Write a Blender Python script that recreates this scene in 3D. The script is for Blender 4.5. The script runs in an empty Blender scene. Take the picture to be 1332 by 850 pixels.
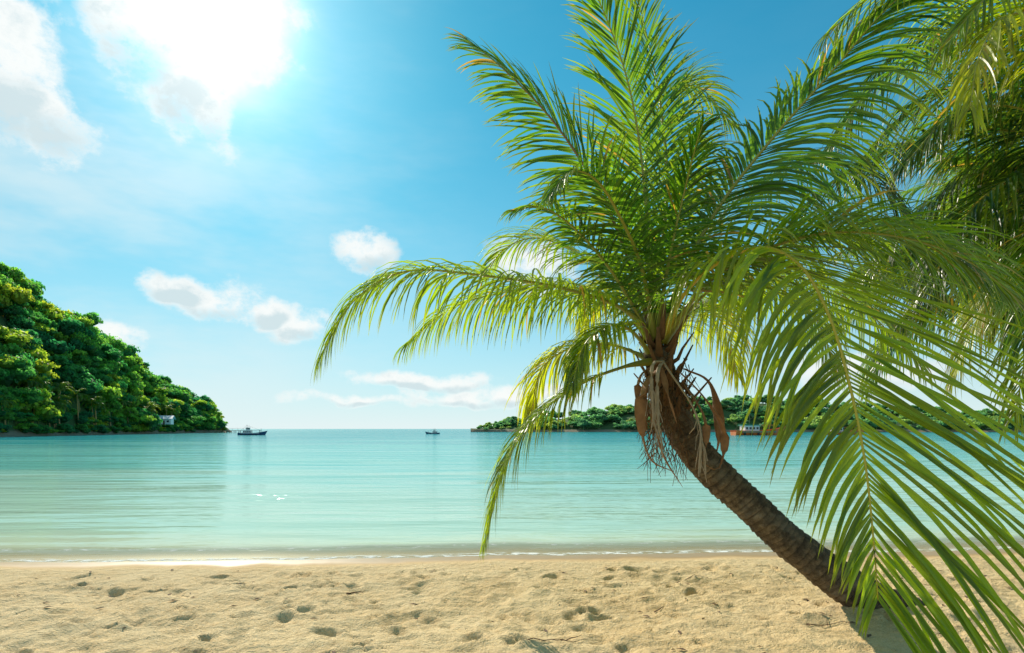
import bpy, math, random
import numpy as np
from mathutils import Vector, Matrix
random.seed(7); rng=np.random.default_rng(7)
scene=bpy.context.scene
CAMH=1.9; F=740.0
def at(u,v,Y): return Vector(((u-666)/F*Y, Y, CAMH+(558-v)/F*Y))

# ---------------------------------------------------------------- helpers
def link(o): scene.collection.objects.link(o); return o
def empty(name,loc=(0,0,0)):
    o=bpy.data.objects.new(name,None); o.location=loc; o.empty_display_size=.3; return link(o)
def mesh_obj(name,verts,faces,mat=None,parent=None,smooth=False,cols=None,loc=None):
    me=bpy.data.meshes.new(name); me.from_pydata([tuple(v) for v in verts],[],faces); me.update()
    if smooth: me.polygons.foreach_set('use_smooth',[True]*len(me.polygons))
    if cols is not None:
        a=me.attributes.new('Col','FLOAT_COLOR','POINT')
        a.data.foreach_set('color',np.array([(c[0],c[1],c[2],1) for c in cols],dtype=np.float32).ravel())
    if mat: me.materials.append(mat)
    o=bpy.data.objects.new(name,me); link(o)
    if loc is not None: o.location=loc
    if parent: o.parent=parent
    return o
_T=rng.random((256,256))
def vn(x,y):
    xi=np.floor(x).astype(int); yi=np.floor(y).astype(int); fx=x-xi; fy=y-yi
    fx=fx*fx*(3-2*fx); fy=fy*fy*(3-2*fy)
    g=lambda a,b:_T[a%256,b%256]
    return (g(xi,yi)*(1-fx)+g(xi+1,yi)*fx)*(1-fy)+(g(xi,yi+1)*(1-fx)+g(xi+1,yi+1)*fx)*fy-.5
def fbm(x,y,o=4):
    s=0;a=1
    for i in range(o): s=s+a*vn(x*2**i+17.3*i,y*2**i+5.1*i); a*=.5
    return s
class NT:
    def __init__(s,nt): s.nt=nt; s.n=nt.nodes; s.l=nt.links
    def node(s,t,**k):
        n=s.n.new(t)
        for a,b in k.items(): setattr(n,a,b)
        return n
    def set(s,sock,v):
        if isinstance(v,bpy.types.NodeSocket): s.l.new(v,sock)
        else: sock.default_value=v
    def m(s,op,a,b=None,c=None,clamp=False):
        n=s.n.new('ShaderNodeMath'); n.operation=op; n.use_clamp=clamp
        s.set(n.inputs[0],a)
        if b is not None: s.set(n.inputs[1],b)
        if c is not None: s.set(n.inputs[2],c)
        return n.outputs[0]
    def ss(s,v,a,b,lo=0.,hi=1.):
        n=s.n.new('ShaderNodeMapRange'); n.interpolation_type='SMOOTHSTEP'
        s.set(n.inputs[0],v); n.inputs[1].default_value=a; n.inputs[2].default_value=b
        n.inputs[3].default_value=lo; n.inputs[4].default_value=hi; return n.outputs[0]
    def mix(s,f,a,b,bt='MIX'):
        n=s.n.new('ShaderNodeMix'); n.data_type='RGBA'; n.blend_type=bt
        s.set(n.inputs[0],f)
        s.set(n.inputs[6],a if isinstance(a,bpy.types.NodeSocket) else (*a,1))
        s.set(n.inputs[7],b if isinstance(b,bpy.types.NodeSocket) else (*b,1))
        return n.outputs[2]
    def noise(s,vec,scale,detail=4,rough=.5):
        n=s.n.new('ShaderNodeTexNoise'); n.inputs['Scale'].default_value=scale
        n.inputs['Detail'].default_value=detail; n.inputs['Roughness'].default_value=rough
        if vec is not None: s.l.new(vec,n.inputs['Vector'])
        return n.outputs['Fac']
    def vop(s,op,vec,v):
        n=s.n.new('ShaderNodeVectorMath'); n.operation=op; s.set(n.inputs[0],vec); s.set(n.inputs[1],v); return n.outputs[0]
    def vmul(s,vec,v): return s.vop('MULTIPLY',vec,v)
    def vadd(s,vec,v): return s.vop('ADD',vec,v)
    def bump(s,h,strength,dist,normal=None):
        n=s.n.new('ShaderNodeBump'); n.inputs['Strength'].default_value=strength; n.inputs['Distance'].default_value=dist
        s.l.new(h,n.inputs['Height'])
        if normal: s.l.new(normal,n.inputs['Normal'])
        return n.outputs['Normal']
def newmat(name):
    m=bpy.data.materials.new(name); m.use_nodes=True
    t=NT(m.node_tree); b=m.node_tree.nodes['Principled BSDF']; return m,t,b
def simple(name,col,rough=.6,var=.25,scale=3.,metal=0):
    m,t,b=newmat(name)
    tc=t.node('ShaderNodeTexCoord').outputs['Object']
    n=t.noise(tc,scale,5,.6)
    c=t.mix(n,[x*(1-var) for x in col],[min(1,x*(1+var)) for x in col])
    t.set(b.inputs['Base Color'],c); b.inputs['Roughness'].default_value=rough; b.inputs['Metallic'].default_value=metal
    return m

# ---------------------------------------------------------------- camera
cam=bpy.data.cameras.new('camera'); co=link(bpy.data.objects.new('camera',cam))
co.location=(0,0,CAMH); co.rotation_euler=(math.radians(90),0,0)
cam.lens=20; cam.sensor_width=36; cam.shift_y=133/1332; cam.clip_end=20000; cam.clip_start=.05
scene.camera=co
scene.view_settings.view_transform='Standard'; scene.view_settings.look='None'; scene.view_settings.exposure=0

# ---------------------------------------------------------------- light + sky
SAZ=math.radians(-27); SEL=math.radians(33)
sd=Vector((math.sin(SAZ)*math.cos(SEL),math.cos(SAZ)*math.cos(SEL),math.sin(SEL)))
sl=bpy.data.lights.new('sun','SUN'); sl.energy=5; sl.angle=math.radians(.5); sl.color=(1,.91,.76)
so=link(bpy.data.objects.new('sun',sl)); so.rotation_euler=sd.to_track_quat('Z','Y').to_euler(); so.location=(-20,40,30)
w=bpy.data.worlds.new('sky'); scene.world=w; w.use_nodes=True
try: w.cycles.sampling_method='NONE'
except Exception: pass
t=NT(w.node_tree); bg=t.n['Background']; bg.inputs[1].default_value=.15
sky=t.node('ShaderNodeTexSky',sky_type='NISHITA'); sky.sun_disc=False; sky.sun_elevation=SEL; sky.sun_rotation=SAZ
sky.air_density=1.0; sky.dust_density=.25; sky.ozone_density=1.5
g=t.node('ShaderNodeTexCoord').outputs['Generated']
sep=t.node('ShaderNodeSeparateXYZ'); t.l.new(g,sep.inputs[0]); gx,gy,gz=sep.outputs
az=t.m('ARCTAN2',gx,gy); el=t.m('ARCSINE',gz)
dn=t.node('ShaderNodeVectorMath',operation='DOT_PRODUCT'); t.l.new(g,dn.inputs[0]); dn.inputs[1].default_value=sd
dot=t.m('MAXIMUM',dn.outputs['Value'],0.)
base=t.vmul(sky.outputs[0],(.085,1.03,1.12))
base=t.vop('DIVIDE',base,t.vadd(t.vmul(base,(.16,.10,.07)),(1.,1.,1.)))
hz=t.m('POWER',t.m('SUBTRACT',1.,t.m('MAXIMUM',gz,0.)),5.)
base=t.mix(t.m('MULTIPLY',hz,.97),base,(5.4,6.05,6.1))
veil=t.noise(t.vmul(g,(1.2,1.6,4.)),1.7,5,.62)
lefty=t.ss(az,-.75,.10,1.,.03)
base=t.mix(t.m('MULTIPLY',t.ss(veil,.34,.68,.02,.66),lefty),base,(5.1,5.9,6.))
gl=t.m('ADD',t.m('MULTIPLY_ADD',t.m('POWER',dot,55.),2.0,t.m('MULTIPLY',t.m('POWER',dot,10.),.25)),t.m('MULTIPLY',t.m('POWER',dot,500.),12.))
cmb=t.node('ShaderNodeCombineXYZ'); t.l.new(gl,cmb.inputs[0]); t.l.new(gl,cmb.inputs[1]); t.l.new(gl,cmb.inputs[2])
base=t.vadd(base,cmb.outputs[0])
def ae(u,v): return math.atan((u-666)/F), math.atan((558-v)/math.hypot(F,u-666))
blobs=[(15,75,80,85),(70,135,48,55),(-110,60,120,120),(185,40,50,60),(230,95,55,60),(310,30,70,50),(275,140,30,45),
 (235,372,42,17),(290,387,50,20),(350,408,36,15),(395,428,36,22),(473,328,34,20),(150,440,40,20),
 (690,345,45,30),(540,495,90,10),(640,515,100,11),(455,522,70,8),(1130,480,90,22)]
wn=t.node('ShaderNodeTexNoise'); wn.inputs['Scale'].default_value=9.; wn.inputs['Detail'].default_value=2.; t.l.new(g,wn.inputs['Vector'])
ws=t.node('ShaderNodeSeparateXYZ'); t.l.new(wn.outputs['Color'],ws.inputs[0])
azw=t.m('MULTIPLY_ADD',t.m('SUBTRACT',ws.outputs[0],.5),.10,az); elw=t.m('MULTIPLY_ADD',t.m('SUBTRACT',ws.outputs[1],.5),.07,el)
D=None;LO=None
for (u,v,ru,rv) in blobs:
    a0,e0=ae(u,v); k=1/(1+((u-666)/F)**2); ra=ru/F*k*1.15; re=rv/F*math.sqrt(k)*1.15
    p=t.m('DIVIDE',t.m('SUBTRACT',azw,a0),ra); q=t.m('DIVIDE',t.m('SUBTRACT',elw,e0),re)
    r=t.m('SUBTRACT',1.,t.m('MULTIPLY_ADD',p,p,t.m('MULTIPLY',q,q)))
    D=r if D is None else t.m('SMOOTH_MAX',D,r,.3)
    lo=t.m('MULTIPLY',t.m('MAXIMUM',r,0.),t.m('MULTIPLY',q,-1.))
    LO=lo if LO is None else t.m('MAXIMUM',LO,lo)
cn=t.noise(t.vmul(g,(1.,1.,1.3)),14.,7,.66)
dens=t.m('ADD',t.m('MAXIMUM',D,-1.5),t.m('MULTIPLY',t.m('SUBTRACT',cn,.48),5.2))
cf=t.ss(dens,-.4,1.1,0,.93)
cn2=t.noise(t.vmul(g,(1.,1.,2.4)),2.6,4,.6)
cf2=t.m('MULTIPLY',t.ss(cn2,.56,.72,0,.85),t.ss(gy,.25,-.15,0,1))
cf=t.m('MAXIMUM',cf,cf2)
shade=t.ss(t.m('ADD',t.m('MULTIPLY',LO,1.2),t.m('MULTIPLY',t.m('SUBTRACT',cn,.5),1.8)),.0,.5,0,1)
ccol=t.mix(shade,(6.5,6.6,6.45),(4.4,5.2,5.4))
base=t.mix(cf,base,t.vadd(ccol,t.vmul(cmb.outputs[0],(.35,.33,.3))))
t.l.new(base,bg.inputs[0])

# ---------------------------------------------------------------- ground & sea
def axis(lo,hi,step,far_lo,far_hi,gr=1.25):
    a=list(np.arange(lo,hi+1e-6,step)); s=step; x=a[-1]
    while x<far_hi: s*=gr; x+=s; a.append(x)
    s=step; x=a[0]; b=[]
    while x>far_lo: s*=gr; x-=s; b.append(x)
    return np.array(b[::-1]+a)
def shore(x,y=None): return 8.5+.06*np.clip(x,-60,60)+.30*vn(x*.35+3,x*0+.5)+.12*vn(x*1.3,x*0+7.5)
def grid(name,xs,ys,zf,mat):
    X,Y=np.meshgrid(xs,ys); Z,A=zf(X,Y); nx,ny=len(xs),len(ys)
    V=np.stack([X,Y,Z],-1).reshape(-1,3)
    i=np.arange(nx*ny).reshape(ny,nx)
    Fc=np.stack([i[:-1,:-1],i[:-1,1:],i[1:,1:],i[1:,:-1]],-1).reshape(-1,4)
    me=bpy.data.meshes.new(name); me.vertices.add(len(V)); me.vertices.foreach_set('co',V.ravel())
    me.loops.add(Fc.size); me.loops.foreach_set('vertex_index',Fc.ravel().astype(np.int32))
    me.polygons.add(len(Fc)); me.polygons.foreach_set('loop_start',np.arange(0,Fc.size,4,dtype=np.int32))
    me.polygons.foreach_set('use_smooth',np.ones(len(Fc),dtype=bool)); me.update(calc_edges=True)
    at_=me.attributes.new('shore','FLOAT','POINT'); at_.data.foreach_set('value',A.ravel().astype(np.float32))
    me.materials.append(mat); return link(bpy.data.objects.new(name,me))
prints=[(rng.uniform(-8,8),rng.uniform(3.6,7.9),rng.uniform(0,6.28),rng.uniform(.06,.15),rng.uniform(.35,.8),rng.uniform(.016,.05)) for _ in range(520)]
def sandz(X,Y):
    d=Y-shore(X)
    z=np.where(d<0,-d*.035,-np.minimum(d*.06,2.5+d*.002))
    dry=np.clip((-d-.5)/1.2,0,1)
    z=z+dry*(.07*fbm(X*.9,Y*1.1,3)+.05*fbm(X*3.1,Y*3.7,4)+.018*fbm(X*13,Y*14,2))
    z=z+np.clip(-d,0,.3)*.01*vn(X*8,Y*8)
    near=(np.abs(X)<9.5)&(Y>2)&(Y<10)
    xs_=X[near]; ys_=Y[near]; add=np.zeros_like(xs_)
    wx=xs_+.05*vn(xs_*9,ys_*9); wy=ys_+.05*vn(xs_*9+40,ys_*9+3)
    for (px,py,an,r,asp,dp) in prints:
        if py>shore(np.array(px))-.9: continue
        m=(np.abs(xs_-px)<.5)&(np.abs(ys_-py)<.5)
        if not m.any(): continue
        dx=wx[m]-px; dy=wy[m]-py; c,s=math.cos(an),math.sin(an)
        a=(dx*c+dy*s)/r; b=(-dx*s+dy*c)/(r*asp); q=a*a+b*b
        add[m]+= -dp*np.exp(-q*.9)+dp*.45*np.exp(-((np.sqrt(q)-1.5)**2)*4)
    z[near]+=add
    z=z+.09*np.exp(-(((X-3.85)/.7)**2+((Y-5.55)/.5)**2))
    return z,d
m_sand,t,b=newmat('beach_sand')
geo=t.node('ShaderNodeNewGeometry').outputs['Position']
at1=t.node('ShaderNodeAttribute',attribute_name='shore').outputs['Fac']
n1=t.noise(geo,1.3,4,.6); n2=t.noise(geo,60.,3,.7); n3=t.noise(geo,9.,4,.65)
c=t.mix(t.ss(n1,.3,.7),(.69,.47,.21),(.82,.61,.32))
c=t.mix(t.ss(n2,.35,.75),c,(.86,.67,.39)); c=t.mix(t.ss(n3,.5,.8,0,.7),c,(.50,.32,.14))
sp=t.noise(geo,38.,2,.5); c=t.mix(t.ss(sp,.69,.75,0,.8),c,(.18,.11,.055))
edge=t.m('ADD',at1,t.m('MULTIPLY',t.m('SUBTRACT',t.noise(geo,1.1,3,.5),.5),.6))
wet=t.ss(edge,-.60,-.28)
c=t.mix(t.m('MULTIPLY',wet,.95),c,(.42,.27,.11))
t.set(b.inputs['Base Color'],c); t.set(b.inputs['Roughness'],t.ss(edge,-.5,-.15,.95,.4))
b.inputs['Specular IOR Level'].default_value=.25
dryf=t.m('SUBTRACT',1.,wet)
h=t.m('MULTIPLY',t.m('ADD',t.m('MULTIPLY',n3,1.),t.m('MULTIPLY',n2,.32)),dryf)
t.set(b.inputs['Normal'],t.bump(h,1.,.07))
grid('sandy_beach',axis(-9,9,.035,-7000,7000),axis(3.2,9.6,.03,-60,9000),sandz,m_sand)

m_sea,t,b=newmat('sea_water')
pos=t.node('ShaderNodeNewGeometry').outputs['Position']
sh=t.node('ShaderNodeAttribute',attribute_name='shore').outputs['Fac']
lowf=t.noise(t.vmul(pos,(.03,.09,0.)),1.,4,.6)
shn=t.m('MULTIPLY',sh,t.ss(lowf,.25,.75,.5,1.6))
c=t.mix(t.ss(shn,0.,3.),(.66,.66,.44),(.48,.69,.53)); c=t.mix(t.ss(shn,3.,26.),c,(.20,.58,.50)); c=t.mix(t.ss(shn,18.,120.),c,(.015,.33,.35))
foamn=t.noise(t.vmul(pos,(1.,2.2,1.)),5.,5,.7)
shw=t.m('ADD',sh,t.m('MULTIPLY',t.m('SUBTRACT',t.noise(t.vmul(pos,(1.,.3,1.)),.8,3,.5),.5),.6))
band=t.m('MULTIPLY',t.ss(sh,-.02,.03),t.ss(sh,.08,.34,1.,0.))
band2=t.m('MULTIPLY',t.ss(shw,.62,.72),t.ss(shw,.74,1.0,1.,0.))
foam=t.m('MAXIMUM',t.m('MULTIPLY',band,t.ss(foamn,.42,.56)),t.m('MULTIPLY',band2,t.ss(foamn,.52,.62,0,.8)))
c=t.mix(foam,c,(.88,.88,.83))
w1=t.noise(t.vmul(pos,(.5,2.4,1.)),1.,3,.55); w2=t.noise(t.vmul(pos,(2.4,7.,1.)),1.,2,.5); w3=t.noise(t.vmul(pos,(.07,.40,1.)),1.,3,.5)
gust=t.ss(t.noise(t.vmul(pos,(.025,.11,1.)),1.,3,.55),.35,.65,.35,1.5)
h=t.m('ADD',t.m('MULTIPLY',t.m('ADD',t.m('MULTIPLY',w1,.28),t.m('MULTIPLY',w2,.05)),gust),t.m('MULTIPLY',w3,1.4))
nrm=t.bump(h,.8,.24)
t.n.remove(b)
df=t.node('ShaderNodeBsdfDiffuse'); t.set(df.inputs['Color'],c); t.set(df.inputs['Normal'],nrm)
gs=t.node('ShaderNodeBsdfGlossy'); gs.inputs['Roughness'].default_value=.07; t.set(gs.inputs['Normal'],nrm); gs.inputs['Color'].default_value=(.85,1,1,1)
fr=t.node('ShaderNodeFresnel'); fr.inputs['IOR'].default_value=1.33; t.set(fr.inputs['Normal'],nrm)
m1=t.node('ShaderNodeMixShader'); t.set(m1.inputs[0],t.m('MULTIPLY',fr.outputs[0],t.m('SUBTRACT',.66,t.m('MULTIPLY',foam,.6))))
t.l.new(df.outputs[0],m1.inputs[1]); t.l.new(gs.outputs[0],m1.inputs[2])
tr=t.node('ShaderNodeBsdfTransparent'); tr.inputs[0].default_value=(.95,.98,.93,1)
ms=t.node('ShaderNodeMixShader')
t.set(ms.inputs[0],t.m('MAXIMUM',foam,t.ss(sh,0.,1.3,.12,1.)))
t.l.new(tr.outputs[0],ms.inputs[1]); t.l.new(m1.outputs[0],ms.inputs[2]); t.l.new(ms.outputs[0],t.n['Material Output'].inputs[0])
def seaz(X,Y):
    d=Y-shore(X)
    z=.016*np.exp(-((d-.85)/.16)**2)*(1+vn(X*.8,X*0))+.010*np.exp(-((d-2.2)/.3)**2)
    return z,d
grid('sea_water',axis(-10,10,.1,-8000,8000),axis(7.4,12,.05,6.8,9500),seaz,m_sea)

# ---------------------------------------------------------------- palms
m_leaf,t,b=newmat('palm_leaflet')
ca=t.node('ShaderNodeAttribute',attribute_name='Col').outputs['Color']
t.set(b.inputs['Base Color'],ca); b.inputs['Roughness'].default_value=.33; b.inputs['Specular IOR Level'].default_value=.55
tl=t.node('ShaderNodeBsdfTranslucent'); t.set(tl.inputs[0],t.vmul(ca,(4.2,3.6,1.1)))
ms=t.node('ShaderNodeMixShader'); ms.inputs[0].default_value=.48
t.l.new(b.outputs[0],ms.inputs[1]); t.l.new(tl.outputs[0],ms.inputs[2]); t.l.new(ms.outputs[0],t.n['Material Output'].inputs[0])
m_rach,t,b=newmat('palm_rachis')
ca=t.node('ShaderNodeAttribute',attribute_name='Col').outputs['Color']
t.set(b.inputs['Base Color'],ca); b.inputs['Roughness'].default_value=.45
m_trunk,t,b=newmat('palm_bark')
geo=t.node('ShaderNodeTexCoord').outputs['Object']; ca=t.node('ShaderNodeAttribute',attribute_name='Col').outputs['Color']
nn=t.noise(geo,11.,7,.78); n4=t.noise(geo,3.,4,.6)
c=t.mix(t.ss(nn,.3,.7),(.05,.033,.018),(.32,.23,.13)); c=t.mix(t.ss(n4,.5,.72,0,.65),c,(.34,.30,.22)); c=t.mix(1.,c,ca,'MULTIPLY')
t.set(b.inputs['Base Color'],c); b.inputs['Roughness'].default_value=.9
t.set(b.inputs['Normal'],t.bump(t.noise(geo,32.,6,.75),1.,.06))
m_fib=simple('palm_fibre',(.15,.075,.028),.9,.6,25.)
m_dry=simple('dry_spathe',(.26,.13,.055),.85,.65,14.)
m_grey=simple('dry_stalk',(.38,.30,.21),.8,.5,15.)

def catmull(pts,n):
    P=[pts[0]*2-pts[1]]+list(pts)+[pts[-1]*2-pts[-2]]; out=[]
    for i in range(1,len(P)-2):
        for k in range(16):
            s=k/16; a,b_,c_,d=P[i-1],P[i],P[i+1],P[i+2]
            out.append(.5*((2*b_)+(c_-a)*s+(2*a-5*b_+4*c_-d)*s*s+(3*b_-a-3*c_+d)*s**3))
    out.append(pts[-1].copy())
    L=[0]
    for i in range(1,len(out)): L.append(L[-1]+(out[i]-out[i-1]).length)
    res=[];j=0
    for i in range(n):
        s=L[-1]*i/(n-1)
        while j<len(L)-2 and L[j+1]<s: j+=1
        f=(s-L[j])/max(1e-6,L[j+1]-L[j]); res.append(out[j].lerp(out[j+1],min(1,f)))
    return res,L[-1]
def tube(V,Fc,C,path,rad,sides=8,col=None,flat=1.):
    up=Vector((0,0,1)); base=len(V); n=len(path)
    for i,p in enumerate(path):
        T=(path[min(i+1,n-1)]-path[max(i-1,0)]).normalized()
        S=T.cross(up)
        if S.length<.15: S=T.cross(Vector((0,1,0)))
        S.normalize(); N=S.cross(T)
        r=rad(i/(n-1)) if callable(rad) else rad
        for k in range(sides):
            a=2*math.pi*k/sides
            V.append(p+S*math.cos(a)*r+N*math.sin(a)*r*flat)
            if C is not None: C.append(col(i/(n-1)) if callable(col) else col)
    for i in range(n-1):
        for k in range(sides):
            a=base+i*sides+k; b_=base+i*sides+(k+1)%sides
            Fc.append((a,b_,b_+sides,a+sides))
    Fc.append(tuple(base+k for k in range(sides))[::-1]); Fc.append(tuple(base+(n-1)*sides+k for k in range(sides)))
class Palm:
    def __init__(s): s.V=[];s.F=[];s.C=[];s.RV=[];s.RF=[];s.RC=[]
GREEN=(.038,.110,.012); YEL=(.18,.22,.012); DARK=(.010,.050,.016); MID=(.095,.165,.010)
WP=[.45,.95,1.,.92,.75,.45,0.]
def frond(acc,pts,Lmax=1.,droop=2.,side=None,n=80,col=GREEN,start=.16,w=.0135,lift=.3,a0=70,a1=22,rr=.028,rcol=(.30,.30,.04),seg=6,tipdry=.35,skip=.03,jt=.05,ls=(1.,1.),lse=None,dr1=None):
    """leaflets run along a curved midrib; ls/lse = length factors of each side at base/tip, dr1 = (base,tip) droop of the +1 side"""
    P,L=catmull(pts,60); Z=Vector((0,0,1)); lse=lse or ls
    tube(acc.RV,acc.RF,acc.RC,P,lambda s:rr*(1.5*max(0,1-s*7)+1-.82*s),6,lambda s:tuple(rcol[k]*(.8+.3*s) for k in range(3)),.7)
    lastS=None
    for i in range(n):
        tt=start+(1-start)*((i+random.uniform(-.3,.3))/(n-1)); tt=min(max(tt,start),.998)
        f=tt*59; j=min(58,int(f)); pos=P[j].lerp(P[j+1],f-j); T=(P[min(59,j+2)]-P[max(0,j-1)]).normalized()
        S=Vector(side) if side is not None else T.cross(Z)
        S=S-T*S.dot(T)
        if S.length<.12 and lastS is not None: S=lastS-T*lastS.dot(T)
        S.normalize()
        if lastS is not None: S=(lastS*.6+S*.4); S=(S-T*S.dot(T)).normalized()
        lastS=S; N=S.cross(T)
        prof=min(1,.5+(tt-start)/.18*.5)*(1 if tt<.45 else 1-.68*((tt-.45)/.55)**1.8)
        for sg in (-1,1):
            if random.random()<skip: continue
            a=math.radians(a0+(a1-a0)*tt**1.3+random.uniform(-6,6)); l=lift+random.uniform(-.15,.15)
            Dr=T*math.cos(a)+(S*sg*math.cos(l)+N*math.sin(l))*math.sin(a); Dr.normalize()
            W=Dr.cross(N+S*sg*random.uniform(-.5,.3)).normalized(); q_=0 if sg<0 else 1
            ln=Lmax*prof*random.uniform(.84,1.08)*(ls[q_]+(lse[q_]-ls[q_])*tt); sl_=ln/seg; p=pos.copy()
            g=(droop if (dr1 is None or sg<0) else dr1[0]+(dr1[1]-dr1[0])*tt)*random.uniform(.7,1.3); jit=Vector((random.uniform(-1,1),random.uniform(-1,1),random.uniform(-1,1)))*jt
            br=random.uniform(.6,1.45); ye=random.uniform(0,.4)**1.2; cc=[col[k]*br*(1-ye)+YEL[k]*br*ye for k in range(3)]
            if random.random()<.02: cc=[.22,.15,.05]
            b0=len(acc.V); wd=w*(.7+.3*prof)
            for k in range(seg+1):
                ww=wd*WP[min(6,int(k*6/seg))]
                W=(W-Dr*W.dot(Dr)).normalized(); nb=W.cross(Dr)
                if nb.z<0: nb=-nb
                td=max(0,(k/seg-.7)/.3)*tipdry; ck=tuple(cc[q]*(1-td)+(.22,.17,.05)[q]*td for q in range(3))
                if k<seg:
                    acc.V+= [p-W*ww+nb*ww*.35,p,p+W*ww+nb*ww*.35]; acc.C+=[ck]*3
                else: acc.V.append(p.copy()); acc.C.append(ck)
                Dr=(Dr+Vector((0,0,-1))*g/seg*(.35+1.3*k/seg)+jit).normalized(); p=p+Dr*sl_
            for k in range(seg-1):
                q=b0+k*3; acc.F+=[(q,q+1,q+4,q+3),(q+1,q+2,q+5,q+4)]
            q=b0+(seg-1)*3; acc.F+=[(q,q+1,q+3),(q+1,q+2,q+3)]
def arcfrond(acc,c,azd,eld,L,bend,**k):
    a=math.radians(azd); e=math.radians(eld); p=c.copy(); pts=[p.copy()]
    for i in range(6):
        p=p+Vector((math.sin(a)*math.cos(e),math.cos(a)*math.cos(e),math.sin(e)))*L/6; pts.append(p.copy()); e-=math.radians(bend)/6*(.6+.25*i)
    frond(acc,pts,**k)
def finish(acc,parent):
    mesh_obj('fronds',acc.V,acc.F,m_leaf,parent,False,acc.C)
    mesh_obj('frond_stems',acc.RV,acc.RF,m_rach,parent,True,acc.RC)
def trunk(parent,pts,rad,rings,name='trunk'):
    sides=26; P,L=catmull(pts,400); V=[];Fc=[];C=[]
    S_=[]; s=0
    while s<1:
        dl=random.uniform(.65,1.4)/rings; tilt=random.uniform(-.4,.4); dp=random.uniform(.4,1.3)
        for q,(o,rf,cv) in enumerate(((0,1.0,.4),(.12,1.05,1.1),(.6,1.015,1.),(.93,.98,.7))): S_.append((s+o*dl,1+(rf-1)*dp*1.1,1+(cv-1)*min(1,dp),tilt))
        s+=dl
    n=len(S_)
    for i,(s,rf,cv,tilt) in enumerate(S_):
        s=min(s,1.); f=s*399; j=min(398,int(f)); p=P[j].lerp(P[j+1],f-j)
        T=(P[min(399,j+3)]-P[max(0,j-3)]).normalized(); S=T.cross(Vector((0,1,0))).normalized(); N=S.cross(T); r=rad(s)*rf
        for k in range(sides):
            a=2*math.pi*k/sides; rr=r*(1+.05*math.sin(2*a+s*9)+.03*math.sin(5*a+s*31)+random.uniform(-.025,.025))
            V.append(p+S*math.cos(a)*rr+N*math.sin(a)*rr+T*tilt*.03*math.cos(a+s*20)); v=cv*random.uniform(.75,1.15); C.append((v,v,v))
    for i in range(n-1):
        for k in range(sides):
            a=i*sides+k; b_=i*sides+(k+1)%sides; Fc.append((a,b_,b_+sides,a+sides))
    Fc.append(tuple((n-1)*sides+k for k in range(sides)))
    return mesh_obj(name,V,Fc,m_trunk,parent,True,C)

palm=empty('coconut_palm_tree',(3.85,5.6,.1))
def fix(parent):
    for ch in parent.children: ch.matrix_parent_inverse=Matrix.Translation(parent.location).inverted()
trunk(palm,[at(1225,832,5.5),at(1180,803,5.6),at(1115,770,5.65),at(1035,712,5.7),at(965,648,5.75),at(910,595,5.8),at(882,548,5.8),at(864,500,5.8),at(853,455,5.8)],
      lambda s:(.185-.034*s if s<.75 else .1595-.10*(s-.75)*1.2)+.07*max(0,1-s*9),60)
A=Palm(); C0=at(852,450,5.8)
# left arching fronds
frond(A,[C0,at(815,405,5.7),at(740,377,5.5),at(640,360,5.3),at(530,353,5.2),at(462,390,5.15),at(418,462,5.1)],Lmax=1.0,droop=2.7,col=MID,n=120,w=.0125)
frond(A,[C0,at(820,400,6.1),at(750,375,6.4),at(670,378,6.7),at(590,400,6.9),at(528,448,7.)],Lmax=1.05,droop=2.8,col=MID,n=100,w=.0125)
frond(A,[C0,at(815,380,6.2),at(760,335,6.7),at(700,310,7.),at(655,325,7.2),at(628,365,7.3)],Lmax=.95,droop=1.9,col=MID,n=90,w=.0125)
frond(A,[C0,at(800,360,5.6),at(750,300,5.4),at(705,270,5.2),at(665,275,5.1)],Lmax=.6,droop=1.6,col=GREEN,n=60)
# upright fronds
frond(A,[C0,at(825,360,5.7),at(785,260,5.55),at(725,165,5.4),at(660,95,5.3),at(608,52,5.2)],Lmax=.88,droop=.8,side=(.75,-.35,-.55),col=GREEN,n=115,a0=64,rcol=(.22,.13,.05),w=.012)
frond(A,[C0,at(845,350,5.8),at(838,240,5.8),at(822,130,5.7),at(795,40,5.6),at(760,-40,5.4)],Lmax=.92,droop=.5,side=(1,.1,0),col=GREEN,n=115,a0=64,w=.012)
frond(A,[C0,at(858,350,6.),at(868,240,6.2),at(858,130,6.3),at(835,20,6.4),at(810,-60,6.4)],Lmax=.9,droop=.7,side=(.9,.4,0),col=DARK,n=90,a0=60,w=.012)
frond(A,[C0,at(850,330,6.1),at(840,210,6.5),at(865,125,6.8),at(910,115,7.),at(955,165,7.1)],Lmax=.95,droop=1.5,col=MID,n=95)
frond(A,[C0,at(835,350,5.4),at(800,270,5.),at(770,230,4.7),at(740,225,4.5),at(715,255,4.3)],Lmax=.6,droop=1.3,col=GREEN,n=70)
frond(A,[C0,at(870,340,5.5),at(890,250,5.3),at(905,190,5.1),at(915,160,5.0)],Lmax=.6,droop=1.3,side=(1,.3,0),col=GREEN,n=60)
# long frond to the upper right
frond(A,[at(862,440,5.8),at(885,365,5.7),at(935,270,5.6),at(1005,180,5.5),at(1085,90,5.4),at(1150,15,5.3),at(1215,-40,5.2)],Lmax=1.35,droop=1.9,side=(.7,-.5,-.5),col=GREEN,n=140,rr=.036,ls=(.36,1.05),a0=62)
frond(A,[C0,at(900,340,6.3),at(960,260,6.8),at(1040,215,7.2),at(1120,225,7.4),at(1190,290,7.5)],Lmax=1.15,droop=2.3,col=DARK,n=110)
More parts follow.
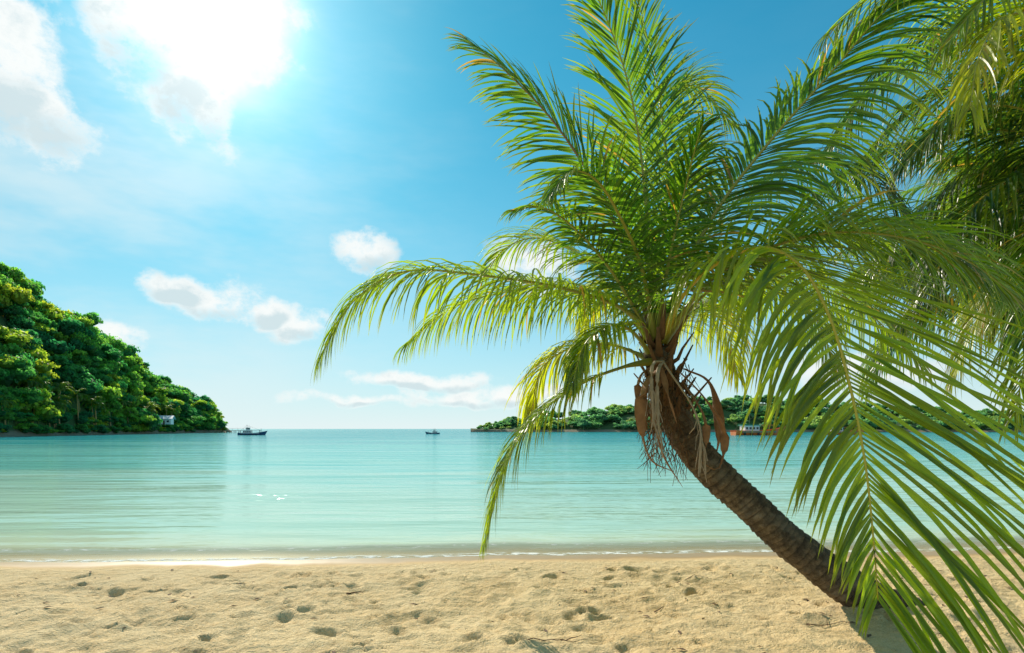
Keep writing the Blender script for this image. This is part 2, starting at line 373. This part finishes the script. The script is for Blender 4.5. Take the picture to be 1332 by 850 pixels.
# near frond sweeping over to the right and down
frond(A,[at(862,445,5.75),at(885,390,5.4),at(930,345,5.0),at(990,322,4.6),at(1040,345,4.25),at(1078,410,3.95),at(1105,500,3.7),at(1125,600,3.5),at(1136,700,3.4),at(1142,780,3.35)],
      Lmax=1.7,droop=.55,col=MID,n=105,w=.0165,a0=86,a1=30,rcol=(.55,.42,.03),rr=.024,start=.14,lift=.05,jt=.03,ls=(1.05,.95),lse=(1.45,.50),dr1=(3.4,.9))
frond(A,[at(862,445,5.75),at(920,380,5.6),at(1000,330,5.5),at(1090,300,5.3),at(1190,310,5.1),at(1290,370,4.9)],Lmax=1.25,droop=1.9,col=GREEN,n=115)
frond(A,[at(862,445,5.75),at(930,360,5.3),at(1040,310,4.9),at(1150,305,4.5),at(1260,340,4.2),at(1370,430,3.9)],Lmax=1.2,droop=1.4,col=MID,n=105,w=.0165)
frond(A,[C0,at(910,400,6.2),at(980,370,6.6),at(1050,400,6.9),at(1090,480,7.)],Lmax=1.05,droop=2.6,col=MID,n=90)
frond(A,[C0,at(920,390,6.6),at(1020,360,7.2),at(1120,400,7.6),at(1200,480,7.8)],Lmax=1.2,droop=2.6,col=MID,n=100)
# lower left drooping fronds
frond(A,[at(850,470,5.75),at(810,478,5.6),at(755,500,5.5),at(700,540,5.45),at(660,600,5.4),at(632,700,5.4)],Lmax=.8,droop=2.3,col=MID,n=105,start=.22,w=.012)
frond(A,[at(850,470,5.8),at(800,450,6.1),at(750,450,6.3),at(705,480,6.5),at(690,540,6.6)],Lmax=.85,droop=2.8,col=YEL,n=80)
frond(A,[at(850,465,5.8),at(820,430,5.4),at(790,425,5.2),at(760,450,5.),at(745,500,4.9)],Lmax=.6,droop=2.3,col=MID,n=65,start=.3)
# away from the camera
frond(A,[C0,at(880,420,6.6),at(915,400,7.3),at(945,430,7.8),at(960,490,8.)],Lmax=1.,droop=2.8,col=YEL,n=80)
frond(A,[C0,at(825,400,6.6),at(800,370,7.3),at(775,380,7.9),at(760,430,8.2)],Lmax=1.,droop=2.8,col=YEL,n=80)
for (u,v) in ((846,300),(862,320),(838,340)):
    tube(A.RV,A.RF,A.RC,[C0,at((852+u)/2,(450+v)/2,5.8),at(u,v,5.8)],lambda s:.03*(1-.9*s),6,(.30,.30,.05))
finish(A,palm)
# fibre, old leaf bases, flower stalks
V=[];Fc=[]
for i in range(40):
    a=i*2.4; s=i/40; c=at(876-24*s,555-120*s,5.8); d=Vector((math.cos(a),math.sin(a),.0)); q=random.uniform(.8,1.25)
    tube(V,Fc,None,[c+d*.05,c+d*.15*q+Vector((0,0,.07)),c+d*.19*q+Vector((0,0,.17)),c+d*(.24+.1*random.random())*q+Vector((0,0,.3*q))],lambda s:.055*(1-.75*s),7,None,.45)
mesh_obj('old_leaf_bases',V,Fc,m_fib,palm,True)
V=[];Fc=[];
for i in range(330):
    a=random.uniform(0,6.28); h=random.uniform(-.6,.4); c=at(868,515,5.8)+Vector((0,0,h)); r=random.uniform(.12,.22); d=Vector((math.cos(a),math.sin(a),0))
    p=c+d*r; tube(V,Fc,None,[p,p+d*.04+Vector((random.uniform(-.06,.06),0,-.08)),p+d*.03+Vector((random.uniform(-.1,.1),random.uniform(-.08,.08),-random.uniform(.1,.34)))],lambda s:.006*(1-.6*s),3,None)
mesh_obj('hanging_fibre',V,Fc,m_fib,palm)
V=[];Fc=[]
for pts,wd in (([(868,470,5.55),(840,500,5.4),(834,550,5.4),(846,597,5.4),(876,614,5.4)],.048),([(880,480,5.6),(918,520,5.5),(942,565,5.5),(934,610,5.5),(908,598,5.5)],.040),
            ([(865,480,5.5),(850,530,5.45),(862,590,5.45),(888,634,5.45)],.03),([(890,480,5.7),(924,500,5.7),(936,560,5.75),(926,614,5.8)],.046),([(860,470,5.6),(833,490,5.55),(828,535,5.55)],.028),
            ([(850,480,5.7),(836,520,5.65),(840,560,5.6)],.038),([(858,470,5.5),(868,510,5.4),(880,550,5.4)],.03),([(890,500,5.5),(915,540,5.4),(918,580,5.38),(904,600,5.4)],.03)):
    P,_=catmull([at(*p) for p in pts],24); ph=random.uniform(0,6)
    tube(V,Fc,None,P,lambda s:(wd*math.sin(math.pi*min(1,.12+s*.86))+.005)*(1+.25*math.sin(s*11+ph)),8,None,.25)
mesh_obj('dry_spathes',V,Fc,m_dry,palm,True)
V=[];Fc=[]
for (u0,v0) in ((848,488),(855,500),(908,555)):
    P,_=catmull([at(862,470,5.5),at(u0,v0-10,5.37),at(u0+2,v0+60,5.34)],12); tube(V,Fc,None,P,lambda s:.022*(1-.5*s),6,None,.5)
    for k in range(14):
        p=P[random.randint(5,11)]; x=random.uniform(-.07,.07)
        tube(V,Fc,None,[p,p+Vector((x*.6,random.uniform(-.05,.05),-.10)),p+Vector((x,random.uniform(-.05,.05),-random.uniform(.15,.34)))],.0045,4,None)
mesh_obj('dry_flower_stalks',V,Fc,m_grey,palm)
fix(palm)

# neighbouring palms, rooted right of the view
p2=empty('coconut_palm_tree',(8.6,6.6,0)); B=Palm(); C2=Vector((7.6,6.6,4.9))
trunk(p2,[Vector((8.7,6.6,-.2)),Vector((8.5,6.6,1.)),Vector((8.1,6.6,2.6)),Vector((7.7,6.6,4.2)),C2],lambda s:.2-.06*s,60)
frond(B,[C2,at(1420,120,6.4),at(1330,70,6.2),at(1230,60,6.),at(1140,110,5.9),at(1080,190,5.8)],Lmax=1.2,droop=2.2,col=GREEN,n=115)
frond(B,[C2,at(1400,60,6.),at(1330,0,5.6),at(1240,-35,5.3),at(1150,-15,5.1),at(1080,40,5.)],Lmax=1.1,droop=1.9,col=MID,n=110)
frond(B,[C2,at(1420,80,5.6),at(1370,30,4.9),at(1310,20,4.5),at(1275,70,4.3),at(1262,140,4.2)],Lmax=1.0,droop=2.6,col=YEL,n=110)
frond(B,[C2,at(1440,60,5.9),at(1390,-10,5.2),at(1330,-30,4.9),at(1280,0,4.7),at(1230,60,4.6)],Lmax=1.1,droop=2.2,col=MID,n=110)
frond(B,[C2,at(1440,190,7.),at(1350,200,7.4),at(1260,230,7.6),at(1180,290,7.7),at(1130,360,7.8)],Lmax=1.3,droop=2.4,col=DARK,n=115,w=.016)
frond(B,[C2,at(1400,200,6.6),at(1310,170,6.7),at(1210,180,6.8),at(1110,220,6.9),at(1020,290,7.)],Lmax=1.3,droop=2.2,col=DARK,n=115)
frond(B,[C2,at(1400,230,6.4),at(1320,230,6.3),at(1250,290,6.2),at(1210,380,6.1)],Lmax=1.2,droop=2.1,col=DARK,n=100,w=.016)
frond(B,[C2,at(1420,300,7.),at(1350,330,7.2),at(1280,400,7.3),at(1240,490,7.4)],Lmax=1.2,droop=2.6,col=YEL,n=95)
frond(B,[C2,at(1460,260,6.),at(1400,280,5.8),at(1350,350,5.6),at(1330,450,5.5)],Lmax=1.2,droop=2.1,col=GREEN,n=95)
frond(B,[C2,at(1380,130,6.8),at(1280,110,7.2),at(1190,140,7.5),at(1120,210,7.7)],Lmax=1.3,droop=2.2,col=DARK,n=110,w=.016)
frond(B,[C2,at(1400,180,6.2),at(1320,140,6.),at(1240,150,5.9),at(1180,210,5.8)],Lmax=1.2,droop=2.,col=DARK,n=100)
frond(B,[C2,at(1410,250,6.8),at(1330,270,6.9),at(1240,330,7.),at(1180,410,7.1)],Lmax=1.2,droop=2.2,col=DARK,n=100,w=.016)
frond(B,[C2,at(1400,160,7.4),at(1340,150,7.9),at(1290,200,8.2),at(1270,300,8.3)],Lmax=1.3,droop=2.2,col=DARK,n=100,w=.018)
frond(B,[C2,at(1390,240,7.2),at(1330,240,7.4),at(1300,320,7.6),at(1300,420,7.7)],Lmax=1.3,droop=2.2,col=DARK,n=100,w=.018)
frond(B,[C2,at(1380,60,6.8),at(1290,30,7.),at(1200,50,7.2),at(1130,100,7.3)],Lmax=1.3,droop=2.2,col=DARK,n=105,w=.016)
frond(B,[C2,at(1430,330,6.2),at(1380,370,6.),at(1340,450,5.9),at(1320,540,5.85)],Lmax=1.1,droop=2.2,col=MID,n=85)
for i in range(10):
    arcfrond(B,C2,-5+i*19,random.choice((70,45,20)),3.6,random.uniform(70,110),Lmax=1.,droop=2.2,n=55,col=random.choice((GREEN,MID)),w=.018)
finish(B,p2); fix(p2)
p3=empty('coconut_palm_tree',(9.9,8.2,0)); B=Palm(); C3=Vector((9.1,9.2,3.9))
trunk(p3,[Vector((9.9,8.2,-.2)),Vector((9.7,8.5,1.)),Vector((9.3,9.,2.6)),C3],lambda s:.19-.05*s,50)
for i in range(34):
    arcfrond(B,C3,-90+random.uniform(-75,75) if i<25 else random.uniform(0,180),random.choice((75,60,45,30,15,0)),random.uniform(3.3,4.6),random.uniform(60,100),Lmax=1.25,droop=2.,n=80,w=.017,col=random.choice((GREEN,MID,DARK,GREEN,DARK)))
finish(B,p3); fix(p3)

# ---------------------------------------------------------------- wooded headland and island
def canopy_mat(name,haze=0.):
    m,t,b=newmat(name)
    oi=t.node('ShaderNodeObjectInfo').outputs['Random']; ca=t.node('ShaderNodeAttribute',attribute_name='Col').outputs['Color']
    cr=t.node('ShaderNodeValToRGB'); e=cr.color_ramp.elements; e[0].color=(.022,.17,.065,1); e[1].color=(.34,.37,.025,1)
    x=e.new(.4); x.color=(.05,.24,.06,1); x=e.new(.75); x.color=(.15,.33,.035,1)
    t.l.new(oi,cr.inputs[0])
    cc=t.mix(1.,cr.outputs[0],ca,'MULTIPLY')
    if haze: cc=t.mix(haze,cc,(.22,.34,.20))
    t.set(b.inputs['Base Color'],cc); b.inputs['Roughness'].default_value=.6
    tl=t.node('ShaderNodeBsdfTranslucent'); t.set(tl.inputs[0],t.vmul(cc,(2.8,2.8,2.2)))
    ms=t.node('ShaderNodeMixShader'); ms.inputs[0].default_value=.5
    t.l.new(b.outputs[0],ms.inputs[1]); t.l.new(tl.outputs[0],ms.inputs[2]); t.l.new(ms.outputs[0],t.n['Material Output'].inputs[0])
    return m
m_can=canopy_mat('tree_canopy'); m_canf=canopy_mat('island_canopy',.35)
def crown_mesh(name,lobes,leaves,size,flat=.75,mat=None):
    V=[];Fc=[];C=[];cs=[]
    for i in range(lobes):
        a=rng.uniform(0,6.28); r=rng.uniform(.25,.75)*(0 if i==0 else 1); cs.append((np.array([math.cos(a)*r,math.sin(a)*r,rng.uniform(-.3,.5)*flat]),rng.uniform(.24,.5)))
    for c,r in cs:
        n=leaves//lobes
        d=rng.normal(size=(n,3)); d/=np.linalg.norm(d,axis=1)[:,None]; d[:,2]=np.abs(d[:,2])*.9-.25*rng.random(n)
        rad=r*(.72+.36*rng.random(n)+.15*np.sin(d[:,0]*7+d[:,1]*6)); p=c+d*rad[:,None]*np.array([1,1,flat])
        nm=d+rng.normal(size=(n,3))*.55; nm/=np.linalg.norm(nm,axis=1)[:,None]
        u=np.cross(nm,rng.normal(size=(n,3))); u/=np.linalg.norm(u,axis=1)[:,None]; v=np.cross(nm,u)
        s=size*rng.uniform(.6,1.3,n)[:,None]
        for q in (p-u*s,p-v*s*.6,p+u*s,p+v*s*.6): V.append(q)
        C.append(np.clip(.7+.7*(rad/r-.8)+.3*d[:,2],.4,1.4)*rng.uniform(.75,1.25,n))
    VV=[];CC=[]
    for li in range(len(C)):
        q=np.stack(V[li*4:li*4+4],1).reshape(-1,3); VV.append(q); CC.append(np.repeat(C[li],4))
    VV=np.concatenate(VV); CC=np.concatenate(CC); Fc=[(i,i+1,i+2,i+3) for i in range(0,len(VV),4)]
    V2=list(map(tuple,VV)); C2_=[(c,c,c) for c in CC]
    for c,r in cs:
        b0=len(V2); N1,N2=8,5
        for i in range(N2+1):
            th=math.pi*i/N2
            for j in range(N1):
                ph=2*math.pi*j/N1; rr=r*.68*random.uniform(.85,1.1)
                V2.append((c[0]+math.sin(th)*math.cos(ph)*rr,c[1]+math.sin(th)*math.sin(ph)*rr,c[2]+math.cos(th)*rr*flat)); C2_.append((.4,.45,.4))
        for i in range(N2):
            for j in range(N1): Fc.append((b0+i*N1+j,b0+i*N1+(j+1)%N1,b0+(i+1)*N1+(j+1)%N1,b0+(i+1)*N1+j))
    tube(V2,Fc,C2_,[Vector((0,0,-2.2)),Vector((.04,.02,-1)),Vector((0,0,.1))],lambda s:.07*(1-.5*s),6,(1.2,.7,1.))
    me=bpy.data.meshes.new(name); me.from_pydata(V2,[],Fc); me.update()
    a=me.attributes.new('Col','FLOAT_COLOR','POINT'); a.data.foreach_set('color',np.array([(*c,1) for c in C2_],dtype=np.float32).ravel())
    me.materials.append(mat or m_can); return me
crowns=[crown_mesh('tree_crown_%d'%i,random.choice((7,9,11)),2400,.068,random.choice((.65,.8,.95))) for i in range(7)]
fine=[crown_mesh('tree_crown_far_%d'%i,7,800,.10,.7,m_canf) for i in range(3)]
def palm_mesh():
    Q=Palm(); c=Vector((.6,0,7))
    for i in range(16): arcfrond(Q,c,i*23+random.uniform(-8,8),random.choice((60,35,10)),3.4,random.uniform(80,120),Lmax=.9,droop=2.,n=26,w=.05,rr=.04,col=GREEN,seg=3)
    me=bpy.data.meshes.new('shore_palm'); nv=len(Q.V); V=[tuple(v) for v in Q.V+Q.RV]; Fc=list(Q.F)+[tuple(k+nv for k in f) for f in Q.RF]; C=list(Q.C)+list(Q.RC)
    V_=[];F_=[];C_=[]; tube(V_,F_,C_,[Vector((0,0,-1)),Vector((.1,0,3)),c],.14,7,(.3,.24,.16)); nv=len(V); V+=[tuple(v) for v in V_]; Fc+=[tuple(k+nv for k in f) for f in F_]; C+=C_
    me.from_pydata(V,[],Fc); me.update(); a=me.attributes.new('Col','FLOAT_COLOR','POINT'); a.data.foreach_set('color',np.array([(*c_[:3],1) for c_ in C],dtype=np.float32).ravel()); me.materials.append(m_leaf); return me
pm=palm_mesh()
m_hill,t,b=newmat('hill_soil'); pos=t.node('ShaderNodeNewGeometry').outputs['Position']; sx=t.node('ShaderNodeSeparateXYZ'); t.l.new(pos,sx.inputs[0])
n_=t.noise(pos,.5,6,.65)
c=t.mix(n_,(.03,.08,.02),(.08,.15,.03)); rock=t.mix(t.noise(pos,1.2,5,.7),(.12,.09,.06),(.40,.32,.2))
c=t.mix(t.ss(t.m('ADD',sx.outputs[2],t.m('MULTIPLY',n_,1.2)),1.6,2.4),rock,c)
t.set(b.inputs['Base Color'],c); b.inputs['Roughness'].default_value=.95; t.set(b.inputs['Normal'],t.bump(n_,1.,.6))
def interp(tab,u):
    return float(np.interp(u,[a[0] for a in tab],[a[1] for a in tab]))
def hill(name,front,depth,prof,u0,u1,cols,treeh,back=1.0):
    par=empty(name); V=[];Fc=[]; R=26
    def P(u,s):
        Yf=interp(front,u); Dp=interp(depth,u); Yr=Yf+Dp
        top=max(.3,CAMH+(558-interp(prof,u))/F*Yr-treeh(u))
        y=Yf+Dp*s if s<=1 else Yr+Dp*back*(s-1)
        z=-.8+(top+.8)*(math.sin(min(1,max(0,s))*math.pi/2)**1.1 if s<=1 else math.cos((s-1)*math.pi/2))
        if s<.08: z=-.8+s/.08*2.2 if top>1.4 else z
        else: z=max(z,min(1.4,top)) if s<=1 else z
        x=(u-666)/F*(Yf+Dp*min(s,1))
        return Vector((x,y,z))
    for i in range(cols):
        u=u0+(u1-u0)*i/(cols-1)
        for j in range(R+1):
            s=2*j/R; p=P(u,s); k=float(vn(np.array(p.x*.12),np.array(p.y*.12))); V.append(p+Vector((0,k*3,k*2.*math.sin(min(1,s*2)*1.5))))
    for i in range(cols-1):
        for j in range(R): a=i*(R+1)+j; Fc.append((a,a+R+1,a+R+2,a+1))
    mesh_obj('terrain',V,Fc,m_hill,par,True); return par,P
def inst(name,me,loc,s,par,sz=None):
    o=bpy.data.objects.new(name,me); o.location=loc; o.rotation_euler=(random.uniform(-.1,.1),random.uniform(-.1,.1),random.uniform(0,6.28)); o.scale=(s,s,s*(sz or 1)); o.parent=par; link(o)
front=[(-700,80),(-200,100),(0,128),(100,160),(200,210),(260,255),(295,290)]
depth=[(-700,70),(0,62),(100,58),(200,45),(260,28),(295,12)]
prof=[(-700,150),(-300,250),(-100,315),(0,362),(50,394),(110,422),(150,452),(200,487),(245,514),(270,530),(285,545),(296,556)]
hl,PH=hill('forested_headland',front,depth,prof,-700,296,120,lambda u:interp([(0,8),(150,7),(250,5.5),(296,2)],u))
for i in range(490):
    u=random.uniform(-380,288) if random.random()<.25 else random.uniform(-20,288); s=random.random()**.8*1.12+.06
    if s<.16 and random.random()<.3: continue
    p=PH(u,s); R_=random.choice((random.uniform(3.0,5.),random.uniform(4.5,8.)))*interp([(0,1),(150,.95),(240,.85),(296,.5)],u)
    if s>.9: R_*=random.uniform(.5,.9)
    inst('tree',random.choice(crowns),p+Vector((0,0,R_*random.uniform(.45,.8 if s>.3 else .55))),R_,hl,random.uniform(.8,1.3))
for i in range(190):
    u=random.uniform(-60,292); p=PH(u,random.uniform(.05,.15)); R_=random.uniform(1.2,3.)
    inst('shrub',random.choice(crowns),p+Vector((0,0,R_*.3)),R_,hl)
for i in range(26):
    u=random.choice((random.uniform(60,200),random.uniform(-20,230))); p=PH(u,random.uniform(.06,.14)); inst('shore_palm',pm,p,random.uniform(.8,1.25),hl)
front2=[(600,330),(700,330),(1500,300)]; depth2=[(600,10),(640,30),(700,50),(1500,70)]
prof2=[(600,559),(620,556),(660,545),(700,540),(760,534),(835,525),(900,519),(1000,516),(1100,526),(1250,535),(1500,540)]
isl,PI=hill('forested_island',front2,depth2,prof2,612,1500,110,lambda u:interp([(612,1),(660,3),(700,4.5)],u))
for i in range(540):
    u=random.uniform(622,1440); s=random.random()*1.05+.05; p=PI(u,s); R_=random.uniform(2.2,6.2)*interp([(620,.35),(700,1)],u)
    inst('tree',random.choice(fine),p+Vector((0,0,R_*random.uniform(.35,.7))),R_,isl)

# ---------------------------------------------------------------- boats, house, pier, twigs
def mkbox(name,parent,loc,dim,mat,bev=.03,rot=0):
    import bmesh
    bm=bmesh.new(); bmesh.ops.create_cube(bm,size=1); bmesh.ops.scale(bm,vec=dim,verts=bm.verts)
    bmesh.ops.bevel(bm,geom=bm.edges,offset=min(bev,min(dim)*.3),segments=2,affect='EDGES')
    me=bpy.data.meshes.new(name); bm.to_mesh(me); bm.free(); me.materials.append(mat)
    o=bpy.data.objects.new(name,me); link(o); o.location=loc; o.rotation_euler=(0,0,rot); o.parent=parent; return o
m_white=simple('white_paint',(.75,.75,.72),.5,.1); m_glass=simple('dark_glass',(.02,.03,.04),.1,.2)
m_navy=simple('blue_hull_paint',(.02,.07,.16),.4,.3); m_orange=simple('orange_hull_paint',(.75,.17,.03),.45,.25); m_teal=simple('green_hull_paint',(.04,.35,.28),.45,.3)
m_wood=simple('weathered_wood',(.20,.13,.08),.8,.4); m_roof=simple('tin_roof',(.62,.66,.68),.4,.15); m_rope=simple('black_rubber',(.03,.03,.03),.8,.2)
def boat(name,loc,L,head,hm,trim,canopy=True,two=False):
    e=empty(name,loc); e.rotation_euler=(0,0,head); B_=L*.15; V=[];Fc=[]; n=18
    for i in range(n):
        s=i/(n-1); x=(s-.5)*L; bw=B_*(math.sin(math.pi*min(1,.22+s*.62))**.7)*(1-max(0,s-.72)/.28*.97) ; sheer=L*.075+L*.10*max(0,s-.5)**2*4+L*.02*(1-s)
        xr=L*.06*max(0,s-.7)/.3
        for (f,zz) in ((0,-.05*L),(.6,-.035*L),(.88,.01*L),(1.,sheer*.75),(1.06,sheer),(.96,sheer),(.94,sheer-.03*L),(0,sheer-.03*L)):
            V.append((x+xr*max(0,zz)/(.1*L),bw*f,zz))
        for (f,zz) in ((.94,sheer-.03*L),(.96,sheer),(1.06,sheer),(1.,sheer*.75),(.88,.01*L),(.6,-.035*L)):
            V.append((x+xr*max(0,zz)/(.1*L),-bw*f,zz))
    m=14
    for i in range(n-1):
        for k in range(m): Fc.append((i*m+k,i*m+(k+1)%m,(i+1)*m+(k+1)%m,(i+1)*m+k))
    Fc.append(tuple(range(m))); Fc.append(tuple((n-1)*m+k for k in range(m)))
    mesh_obj('hull',V,Fc,hm,e)
    for sgn in (-1,1):
        mkbox('rub_rail',e,(-.05*L,sgn*B_*1.03,.065*L),(.7*L,.012*L,.014*L),trim)
    cl=.30*L; cx=-.16*L; ch=.13*L; z0=.055*L
    mkbox('cabin',e,(cx,0,z0+ch/2),(cl,B_*1.25,ch),m_white)
    for k in range(4):
        for sgn in (-1,1): mkbox('window_%d'%k,e,(cx-cl*.36+k*cl*.24,sgn*B_*.63,z0+ch*.62),(cl*.15,.02*L*.3,ch*.35),m_glass,.01)
    mkbox('front_window',e,(cx+cl*.5,0,z0+ch*.62),(.01*L,B_*.9,ch*.35),m_glass,.01)
    mkbox('cabin_roof',e,(cx,0,z0+ch+.008*L),(cl*1.15,B_*1.5,.014*L),trim)
    zt=z0+ch+.015*L
    if two:
        mkbox('wheelhouse',e,(cx+.04*L,0,zt+.045*L),(cl*.5,B_*.9,.09*L),m_white)
        mkbox('wheelhouse_window',e,(cx+.04*L,-B_*.46,zt+.055*L),(cl*.4,.01*L,.04*L),m_glass,.01)
        mkbox('wheelhouse_roof',e,(cx+.04*L,0,zt+.095*L),(cl*.65,B_*1.15,.012*L),trim); 
    if canopy:
        mkbox('canopy',e,(.17*L,0,z0+.14*L),(.34*L,B_*1.5,.012*L),hm)
        for px in (.02,.31):
            for sgn in (-1,1): mkbox('canopy_post',e,(px*L,sgn*B_*.66,z0+.06*L),(.012*L,.012*L,.15*L),m_wood)
    V=[];Fc=[]
    tube(V,Fc,None,[Vector((cx,0,zt)),Vector((cx,0,.42*L))],.006*L,6); tube(V,Fc,None,[Vector((.36*L,0,.1*L)),Vector((.36*L,0,.27*L))],.006*L,6)
    tube(V,Fc,None,[Vector((cx,0,.40*L)),Vector((.42*L,0,.15*L))],.0025*L,4); tube(V,Fc,None,[Vector((cx,0,.40*L)),Vector((-.48*L,0,.1*L))],.0025*L,4)
    tube(V,Fc,None,[Vector((cx-.08*L,0,zt+.05*L)),Vector((cx+.1*L,0,.36*L))],.004*L,5)
    mesh_obj('mast_and_stays',V,Fc,m_wood,e)
    for k in range(5):
        mkbox('tyre_fender',e,(-.35*L+k*.14*L,-B_*1.06,.03*L),(.04*L,.015*L,.04*L),m_rope,.02)
    return e
def sea(u,Y): return ((u-666)/F*Y,Y,.02)
boat('fishing_boat',sea(327,170),7.4,.35,m_navy,m_white,True,True)
boat('fishing_boat',sea(563,205),5.,2.9,m_navy,m_white,False,True)
boat('fishing_boat',sea(985,165),15.,.15,m_orange,m_teal,True,False)
boat('fishing_boat',sea(1095,180),12.,-.1,m_orange,m_teal,True,False)

def house(name,loc,rot,s=1.):
    e=empty(name,loc); e.rotation_euler=(0,0,rot)
    mkbox('walls',e,(0,0,1.5*s),(9*s,6*s,3*s),m_white)
    V=[(-5.4,-4,2.9),(5.4,-4,2.9),(5.4,0,4.9),(-5.4,0,4.9),(5.4,4,2.9),(-5.4,4,2.9)]
    V=[tuple(c_*s for c_ in v) for v in V]; V+= [(v[0],v[1],v[2]+.12) for v in V]
    mesh_obj('roof',V,[(0,1,2,3),(3,2,4,5),(6,9,8,7),(9,11,10,8),(0,6,7,1),(5,4,10,11),(0,3,9,6),(3,5,11,9),(1,7,8,2),(2,8,10,4)],m_roof,e)
    mesh_obj('gables',[(-4.5*s,-3*s,3*s),(-4.5*s,3*s,3*s),(-4.5*s,0,4.6*s),(4.5*s,-3*s,3*s),(4.5*s,3*s,3*s),(4.5*s,0,4.6*s)],[(0,1,2),(3,5,4)],m_white,e)
    for k in (-3,-1,3): mkbox('window',e,(k*s,-3.02*s,1.7*s),(1.1*s,.08,1.1*s),m_glass)
    mkbox('door',e,(1*s,-3.02*s,1.05*s),(1.*s,.08,2.1*s),m_wood)
    return e
p=PH(212,.12); house('beach_house',(p.x+2,p.y-3,3.6),.3,.68)
pier=empty('wooden_pier',sea(300,250)); 
mkbox('deck',pier,(0,0,1.1),(14,2,.15),m_wood)
for k in range(7):
    for sgn in (-.8,.8): mkbox('pile_%d'%k,pier,(-6.5+k*2.1,sgn,.3),(.2,.2,1.6),m_wood)
for k in range(6): mkbox('rail_post',pier,(-6+k*2.4,-.9,1.6),(.08,.08,.9),m_wood)
mkbox('handrail',pier,(0,-.9,2.07),(13,.08,.06),m_wood)

m_twig=simple('twig_bark',(.13,.07,.035),.85,.4,30.)
def zs(x,y):
    z,_=sandz(np.array([[x]]),np.array([[y]])); return float(z[0,0])
def twig(x,y,L,ang,br=1,r=.008):
    V=[];Fc=[]
    def seg(x,y,L,a,r,d):
        pts=[]
        for k in range(6):
            pts.append(Vector((x,y,zs(x,y)+.008+.008*random.random()))); a+=random.uniform(-.35,.35); x+=math.cos(a)*L/5; y+=math.sin(a)*L/5
            if d and k in(2,4): seg(x,y,L*.4,a+random.choice((-.8,.8)),r*.6,d-1)
        tube(V,Fc,None,pts,lambda s:r*(1-.6*s),5)
    seg(x,y,L,ang,r,br); mesh_obj('driftwood_twig',V,Fc,m_twig,None,True)
twig(.1,4.65,.4,-.1,1,.005); twig(.4,4.72,.25,.5,0,.005); twig(-1.85,6.35,.2,0,0,.010); twig(2.0,6.9,.4,.1,1,.005); twig(1.4,5.6,.25,.3,0,.006); twig(2.7,5.2,.3,-.3,1,.005)
V=[];Fc=[]
for i in range(260):
    x=random.uniform(-6,8); y=random.uniform(4.2,7.6); 
    if x<1 and random.random()<.5: continue
    z=zs(x,y)+.006; a=random.uniform(0,6.28); L=random.uniform(.012,.055); c,s=math.cos(a)*L,math.sin(a)*L; k=len(V)
    V+=[(x-c,y-s,z),(x+s*.35,y-c*.35,z+.008),(x+c,y+s,z+.004),(x-s*.35,y+c*.35,z+.01)]; Fc.append((k,k+1,k+2,k+3))
mesh_obj('beach_leaf_litter',V,Fc,m_twig)
